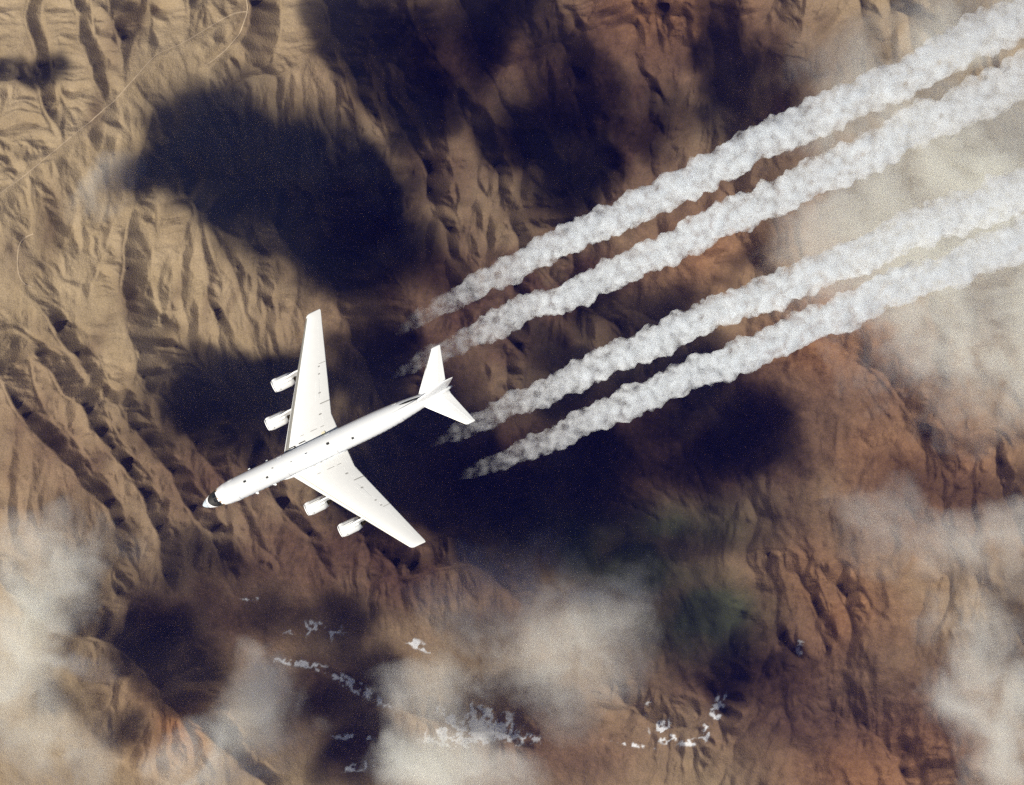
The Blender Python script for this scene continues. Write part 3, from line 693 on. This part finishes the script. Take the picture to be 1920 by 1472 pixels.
# small dark openings at the wing roots, seen in the photograph
def wspot(name, px, py, ls, ly, mat, hh_=.05):
    s, y = px_to_local(px, py, -.2); z = wtop(s, abs(y)); s, y = px_to_local(px, py, z); z = wtop(s, abs(y))
    slab(name, [(s - ls / 2, y - ly / 2, z), (s + ls / 2, y - ly / 2, z), (s + ls / 2, y + ly / 2, z), (s - ls / 2, y + ly / 2, z)], mat, plane, hh_)
wspot('root_vent', 549, 838.5, 1.5, .16, M_hole); wspot('root_vent', 566, 829.5, 1.2, .16, M_hole); wspot('root_vent', 553, 839, .25, .5, M_hole)
wspot('root_fairing_panel', 566, 833, 1.5, .35, M_white); wspot('root_vent', 589, 872, .35, .3, M_seam); wspot('root_vent', 602, 866, .3, .25, M_seam)
wspot('root_vent', 606, 812, .7, .5, paint('yellowed_paint', (.72, .66, .45), .5))

# wing to body fairing
loft('wing_fairing', [[(-s, -math.sin(2 * math.pi * k / 32) * (2.0 * f_ + .05), -1.1 + math.cos(2 * math.pi * k / 32) * .95 * (f_ * .8 + .2)) for k in range(32)] for s, f_ in ((14.0, .8), (15.2, 1.02), (18, 1.18), (23, 1.18), (26, 1.08), (27.6, .8))], M_white, plane)

# tailplane
def tle(y): return float(np.interp(y, [0, 1.5, 7.4], [41.3, 42.4, 47.6]))
def tte(y): return float(np.interp(y, [0, 1.5, 7.4], [47.2, 47.4, 49.2]))
for sg in (1, -1):
    ys = np.linspace(.2, 7.2, 10); z0 = .9
    rings = wing_rings([(tle(y), tte(y), sg * y, z0 + math.tan(math.radians(9)) * y, 1.0) for y in ys], .10)
    y = 7.34; rings += wing_rings([(tle(7.2) + .35, tte(7.2) - .1, sg * y, z0 + math.tan(math.radians(9)) * y, .45)], .10)
    tp = loft('tailplane', rings, M_white, plane)
    def tstrip(name, y0, y1, f0, f1, mat, h_):
        V = []; pts = []
        for y, fr_ in ((y0, f0), (y1, f0), (y1, f1), (y0, f1)):
            s = tle(y) + (tte(y) - tle(y)) * fr_; x = fr_; ch = tte(y) - tle(y)
            z = z0 + math.tan(math.radians(9)) * y + ch * (5 * .10 * (.2969 * math.sqrt(x) - .126 * x - .3516 * x * x + .2843 * x ** 3 - .1036 * x ** 4) + .08 * x * (1 - x))
            pts.append((s, sg * y, z))
        return slab(name, pts, mat, tp, h_)
    tstrip('elevator', .9, 7.0, .70, .98, M_white, .03)
    tstrip('leading_edge', .9, 7.1, .002, .05, M_metal, .03)
# fin: rings go up in z
def fin_ring(z, sle, ste, thick):
    prof = foil(17, thick); ch = ste - sle; return [(-(sle + ch * x), (zz - .02 * 4 * x * (1 - x)) * ch, z) for x, zz in prof]
FN = [(1.2, 39.4, 46.9, .10), (2.0, 40.2, 47.1, .10), (3.0, 41.3, 47.4, .10), (5.0, 43.4, 48.0, .10), (7.0, 45.4, 48.6, .10), (8.3, 46.7, 48.95, .10), (8.6, 47.3, 49.0, .05)]
fin = loft('fin', [fin_ring(*q) for q in FN], M_white, plane)
for z_ in (2.2, 4.4, 6.6):
    pass
rd = loft('rudder', [[(-(ste + dx), yy, z_) for dx, yy in ((-1.9 * (1 - z_ / 14), -.19 + z_ * .012), (-1.9 * (1 - z_ / 14), .19 - z_ * .012), (.02, .03), (.02, -.03))] for z_, ste in ((2.4, 47.2), (5, 48.0), (8.0, 48.85))], M_white, fin, smooth=False)
# dorsal fairing, then a dark lens-shaped patch on the fuselage
loft('dorsal_fairing', [[(-s, -w_, cz_), (-s, -w_ * .6, cz_ + h_ * .6), (-s, 0, cz_ + h_), (-s, w_ * .6, cz_ + h_ * .6), (-s, w_, cz_)] for s, w_, cz_, h_ in ((35.2, .06, 1.9, .10), (37.5, .16, 1.8, .45), (39.6, .26, 1.75, 1.0), (41.4, .34, 1.7, 1.9), (43.6, .38, 1.5, 2.0))], M_white, fin, smooth=False)
patch('dark_patch', 0, 0, 0, 0, M_black, fuselage, .02, 14, 6, lambda u, v: (38.3 + 4.0 * u, -30 - (v - .5) * (1 + 15 * math.sin(math.pi * u) ** .8) + 4 * u))

# engines ------------------------------------------------------------------
def lathe(name, prof, mat, parent, n=36, cap=False):
    V = []; F = []
    for x, r in prof:
        for k in range(n): a = 2 * math.pi * k / n; V.append((-x, math.cos(a) * r, math.sin(a) * r))
    for i in range(len(prof) - 1):
        for k in range(n): a, b_ = i * n + k, i * n + (k + 1) % n; F.append((a, b_, b_ + n, a + n))
    o = obj_pd(name, V, F, mat, parent, True); bm = bmesh.new(); bm.from_mesh(o.data); bmesh.ops.recalc_face_normals(bm, faces=bm.faces); bm.to_mesh(o.data); bm.free()
    try: o.data.shade_auto_smooth(angle=math.radians(45))
    except Exception: pass
    return o
ENG = [((531, 717), -3.0), ((519, 789), -3.7), ((593, 948), -3.7), ((656, 988), -3.0)]
EC = []
proto = None
def engine(s, y, z, sg):
    nac = lathe('nacelle', [(.25, .86), (.06, .92), (0, .99), (.05, 1.06), (.3, 1.12), (1.0, 1.24), (3.1, 1.22), (3.9, 1.04), (3.95, .97), (2.8, .88), (.9, .88), (.25, .86)], M_nac, plane)
    nac.location = (-s, y, z)
    lathe('intake_lip', [(.20, .87), (.03, .92), (-.03, .99), (.03, 1.075), (.22, 1.135), (.2, 1.1), (.1, 1.0), (.2, .87)], M_white, nac)
    lathe('fan', [(1.1, .88), (1.15, .3), (.8, .18), (.65, .01)], M_dark, nac)
    lathe('exhaust_nozzle', [(3.5, .82), (4.2, .76), (4.75, .56), (4.7, .48), (4.2, .45), (3.5, .45)], M_dark, nac)
    # raised hump along the top (upper cowl and pylon fairing)
    V = []; secs = [(.5, .45, .95, 1.24), (.9, .66, .95, 1.42), (2.9, .66, .9, 1.46), (3.7, .5, .8, 1.36), (4.1, .22, .8, 1.2)]
    loft('upper_cowl', [[(-a, -w_, zb_), (-a, -w_ * .85, zt_ - .08), (-a, -w_ * .3, zt_), (-a, w_ * .3, zt_), (-a, w_ * .85, zt_ - .08), (-a, w_, zb_)] for a, w_, zb_, zt_ in secs], M_nac, nac, smooth=False)
    lathe_s = [(0.5, 0.0)]
    # side scoop on the outer shoulder at the front
    for q in (-1, 1):
        loft('cowl_scoop', [[(-a, q * (yy - w_), zz), (-a, q * (yy - w_ * .5), zz + h_), (-a, q * (yy + w_ * .5), zz + h_ * .7), (-a, q * (yy + w_), zz - .1)] for a, yy, w_, zz, h_ in ((.25, .95, .14, .62, .16), (.7, 1.0, .22, .62, .26), (1.1, 1.0, .2, .62, .2), (1.4, .92, .06, .6, .04))], M_nac, nac, smooth=False)
    # pylon
    yy = abs(y); le = wle(yy); zt_ = wz(yy)
    P = [(-(s + .9), z + 1.35), (-(s + 4.6), z + .55), (-(le + 3.0), zt_ - .3), (-(le + .4), zt_ + .1), (-(le - .6), zt_ + .05)]
    V = [(a, y - .13, c_) for a, c_ in P] + [(a, y + .13, c_) for a, c_ in P]; n = len(P)
    py_ = obj_pd('pylon', V, [tuple(range(n)), tuple(range(n, 2 * n))[::-1]] + [(k, k + n, (k + 1) % n + n, (k + 1) % n) for k in range(n)], M_nac, plane)
    bm = bmesh.new(); bm.from_mesh(py_.data); bmesh.ops.recalc_face_normals(bm, faces=bm.faces); bm.to_mesh(py_.data); bm.free()
for (p_, z_) in ENG:
    s, y = px_to_local(p_[0], p_[1], z_)
    engine(s - 1.9, y, z_, 1)
    EC.append((s + 2.0, y, z_))

# ------------------------------------------------------------------ smoke trails
def hash3(ix, iy, iz, s):
    h_ = (ix.astype(np.int64) * 374761393 + iy.astype(np.int64) * 668265263 + iz.astype(np.int64) * 2147483647 + s * 1013904223) & 0xffffffff
    h_ = ((h_ ^ (h_ >> 13)) * 1274126177) & 0xffffffff; h_ = (h_ ^ (h_ >> 16)) & 0xffffffff
    a = h_ / 4294967296.0; h_ = (h_ * 2246822519 + 3266489917) & 0xffffffff; h_ ^= h_ >> 15; b_ = h_ / 4294967296.0
    h_ = (h_ * 2654435761 + 97) & 0xffffffff; h_ ^= h_ >> 14; return a, b_, h_ / 4294967296.0
def worley(P, s=0):
    I = np.floor(P); best = np.full(len(P), 9.0)
    for i in (-1, 0, 1):
        for j in (-1, 0, 1):
            for k in (-1, 0, 1):
                c_ = I + (i, j, k); a, b_, d = hash3(c_[:, 0], c_[:, 1], c_[:, 2], s)
                q = c_ + np.stack([a, b_, d], 1) - P; best = np.minimum(best, (q * q).sum(1))
    return np.sqrt(best)
def trail_mat():
    m = new_mat('trail_vapour'); t = m.node_tree; t.nodes.remove(t.nodes['Principled BSDF'])
    v = t.nodes.new('ShaderNodeVolumePrincipled'); v.inputs['Color'].default_value = (.962, .984, 1, 1); v.inputs['Anisotropy'].default_value = .1
    tc = t.nodes.new('ShaderNodeTexCoord'); sx = t.nodes.new('ShaderNodeSeparateXYZ'); t.links.new(tc.outputs['Object'], sx.inputs[0])
    mr = t.nodes.new('ShaderNodeMapRange'); mr.interpolation_type = 'SMOOTHSTEP'
    mr.inputs['From Min'].default_value = 0; mr.inputs['From Max'].default_value = 34; mr.inputs['To Min'].default_value = 0.0; mr.inputs['To Max'].default_value = 1
    t.links.new(sx.outputs[0], mr.inputs[0])
    n = t.nodes.new('ShaderNodeTexNoise'); n.inputs['Scale'].default_value = .62; n.inputs['Detail'].default_value = 4; n.inputs['Roughness'].default_value = .6
    t.links.new(tc.outputs['Object'], n.inputs['Vector'])
    # noise minus a threshold that drops along the trail: shreds first, then a full body
    th = t.nodes.new('ShaderNodeMapRange'); th.inputs['From Min'].default_value = 0; th.inputs['From Max'].default_value = 1
    th.inputs['To Min'].default_value = .46; th.inputs['To Max'].default_value = .37; t.links.new(mr.outputs[0], th.inputs[0])
    sb = t.nodes.new('ShaderNodeMath'); sb.operation = 'SUBTRACT'; t.links.new(n.outputs[0], sb.inputs[0]); t.links.new(th.outputs[0], sb.inputs[1])
    mx = t.nodes.new('ShaderNodeMath'); mx.operation = 'MULTIPLY'; mx.use_clamp = False; t.links.new(sb.outputs[0], mx.inputs[0]); mx.inputs[1].default_value = 3.8
    cl = t.nodes.new('ShaderNodeMath'); cl.operation = 'MAXIMUM'; t.links.new(mx.outputs[0], cl.inputs[0]); cl.inputs[1].default_value = 0
    fd = t.nodes.new('ShaderNodeMapRange'); fd.inputs['From Max'].default_value = 32; fd.inputs['To Min'].default_value = .015; t.links.new(sx.outputs[0], fd.inputs[0])
    fm = t.nodes.new('ShaderNodeMath'); fm.operation = 'MULTIPLY'; t.links.new(cl.outputs[0], fm.inputs[0]); t.links.new(fd.outputs[0], fm.inputs[1])
    fe = t.nodes.new('ShaderNodeMapRange'); fe.inputs['From Min'].default_value = 60; fe.inputs['From Max'].default_value = 130; fe.inputs['To Min'].default_value = 1; fe.inputs['To Max'].default_value = .42
    t.links.new(sx.outputs[0], fe.inputs[0]); fk = t.nodes.new('ShaderNodeMath'); fk.operation = 'MULTIPLY'; t.links.new(fm.outputs[0], fk.inputs[0]); t.links.new(fe.outputs[0], fk.inputs[1])
    t.links.new(fk.outputs[0], v.inputs['Density'])
    tr = t.nodes.new('ShaderNodeBsdfTransparent'); df = t.nodes.new('ShaderNodeBsdfDiffuse'); df.inputs[0].default_value = (.8, .8, .82, 1)
    ms = t.nodes.new('ShaderNodeMixShader'); ms.inputs[0].default_value = 0.0
    t.links.new(tr.outputs[0], ms.inputs[1]); t.links.new(df.outputs[0], ms.inputs[2])
    out = t.nodes['Material Output']; t.links.new(ms.outputs[0], out.inputs['Surface']); t.links.new(v.outputs[0], out.inputs['Volume'])
    return m
MT = trail_mat()
TR = [([(738,626),(800,588),(905,530),(1040,464),(1220,375),(1400,283),(1560,207),(1720,128),(1860,58),(1930,24)], 'uppermost of the four white smoke trails behind the jet'),
      ([(732,706),(800,672),(900,624),(1060,552),(1250,466),(1400,396),(1560,318),(1720,240),(1860,172),(1930,138)], 'second white smoke trail from the top behind the left tailplane'),
      ([(805,836),(880,800),(980,752),(1120,686),(1300,608),(1460,540),(1600,482),(1740,424),(1860,376),(1930,346)], 'third white smoke trail from the top starting at the tailplane tip'),
      ([(856,896),(930,868),(1040,818),(1180,755),(1350,684),(1520,612),(1660,552),(1780,502),(1870,468),(1940,440)], 'lowest of the four white smoke trails behind the jet')]
for ti, (pts, lab) in enumerate(TR):
    W = [np.array(spos(a, b_, -3.2)) for a, b_ in pts]
    W.pop(); dv = (W[-1] - W[-3]) / np.linalg.norm(W[-1] - W[-3])
    for _k in range(5): W.append(W[-1] + dv * 14)
    q = catmull(W, 60)
    seg = np.linalg.norm(np.diff(q, axis=0), axis=1); L = np.concatenate([[0], np.cumsum(seg)])
    step = .22; n_ = int(L[-1] / step); sl = np.linspace(0, L[-1], n_)
    cx = np.stack([np.interp(sl, L, q[:, k]) for k in range(3)], 1)
    tan_ = np.gradient(cx, axis=0); tan_ /= np.linalg.norm(tan_, axis=1)[:, None]
    sidev = np.cross(tan_, (0, 0, 1)); sidev /= np.linalg.norm(sidev, axis=1)[:, None]; upv = np.cross(sidev, tan_)
    NA = 72; ang = np.linspace(0, 2 * math.pi, NA, endpoint=False)
    dirs = sidev[:, None, :] * np.cos(ang)[None, :, None] + upv[:, None, :] * np.sin(ang)[None, :, None]
    Rb = np.interp(sl, [0, 6, 18, 40, 90, 140, 200], [.5, 1.5, 2.15, 2.65, 3.2, 4.1, 4.8])
    wob = .2 * np.sin(sl / 7.1 + ti * 2) + .22 * np.sin(sl / 3.1 + ti * 3) + .16 * np.sin(sl / 1.7 + ti)
    cx2 = cx + sidev * (wob * np.minimum(1, sl / 20))[:, None]
    P = cx2[:, None, :] + dirs * Rb[:, None, None] * .8
    Pf = P.reshape(-1, 3)
    d1 = worley(Pf / 3.0, 10 + ti); d2 = worley(Pf / 1.3, 50 + ti); d3 = worley(Pf / .5, 80 + ti)
    rr = (1.28 - .62 * d1).reshape(n_, NA) * Rb[:, None] * 1.06 + (.45 - .75 * d2).reshape(n_, NA) * np.minimum(Rb, 2.6)[:, None] * .42 + (.4 - .7 * d3).reshape(n_, NA) * .22
    rr = np.maximum(rr, .08); rr[0] = .02; rr[-1] = .02
    P = cx2[:, None, :] + dirs * rr[:, :, None]
    V = P.reshape(-1, 3); ii = np.arange(n_ * NA).reshape(n_, NA)
    F = np.stack([ii[:-1], np.roll(ii[:-1], -1, 1), np.roll(ii[1:], -1, 1), ii[1:]], -1).reshape(-1, 4)
    # local frame: x runs along the trail from its beginning
    X0 = Vector(cx[0]); tx = Vector((cx[-1] - cx[0])).normalized(); ty = Vector((0, 0, 1)).cross(tx).normalized(); tz = tx.cross(ty)
    Mw = Matrix.Translation(X0) @ Matrix((tx, ty, tz)).transposed().to_4x4(); inv = np.array(Mw.inverted())
    V = np.concatenate([V, cx[:1], cx[-1:]]); nv = n_ * NA
    V = V @ inv[:3, :3].T + inv[:3, 3]
    caps = np.array([(ii[0, (k + 1) % NA], ii[0, k], nv, nv) for k in range(NA)] + [(ii[-1, k], ii[-1, (k + 1) % NA], nv + 1, nv + 1) for k in range(NA)])
    tri = np.concatenate([F[:, [0, 1, 2]], F[:, [0, 2, 3]], caps[:, :3]])
    o = mesh_np('smoke_trail', V, tri[:, ::-1], MT); o.matrix_world = Mw
    tag(o, lab, 'smoke trail', 'smoke trails behind the jet')
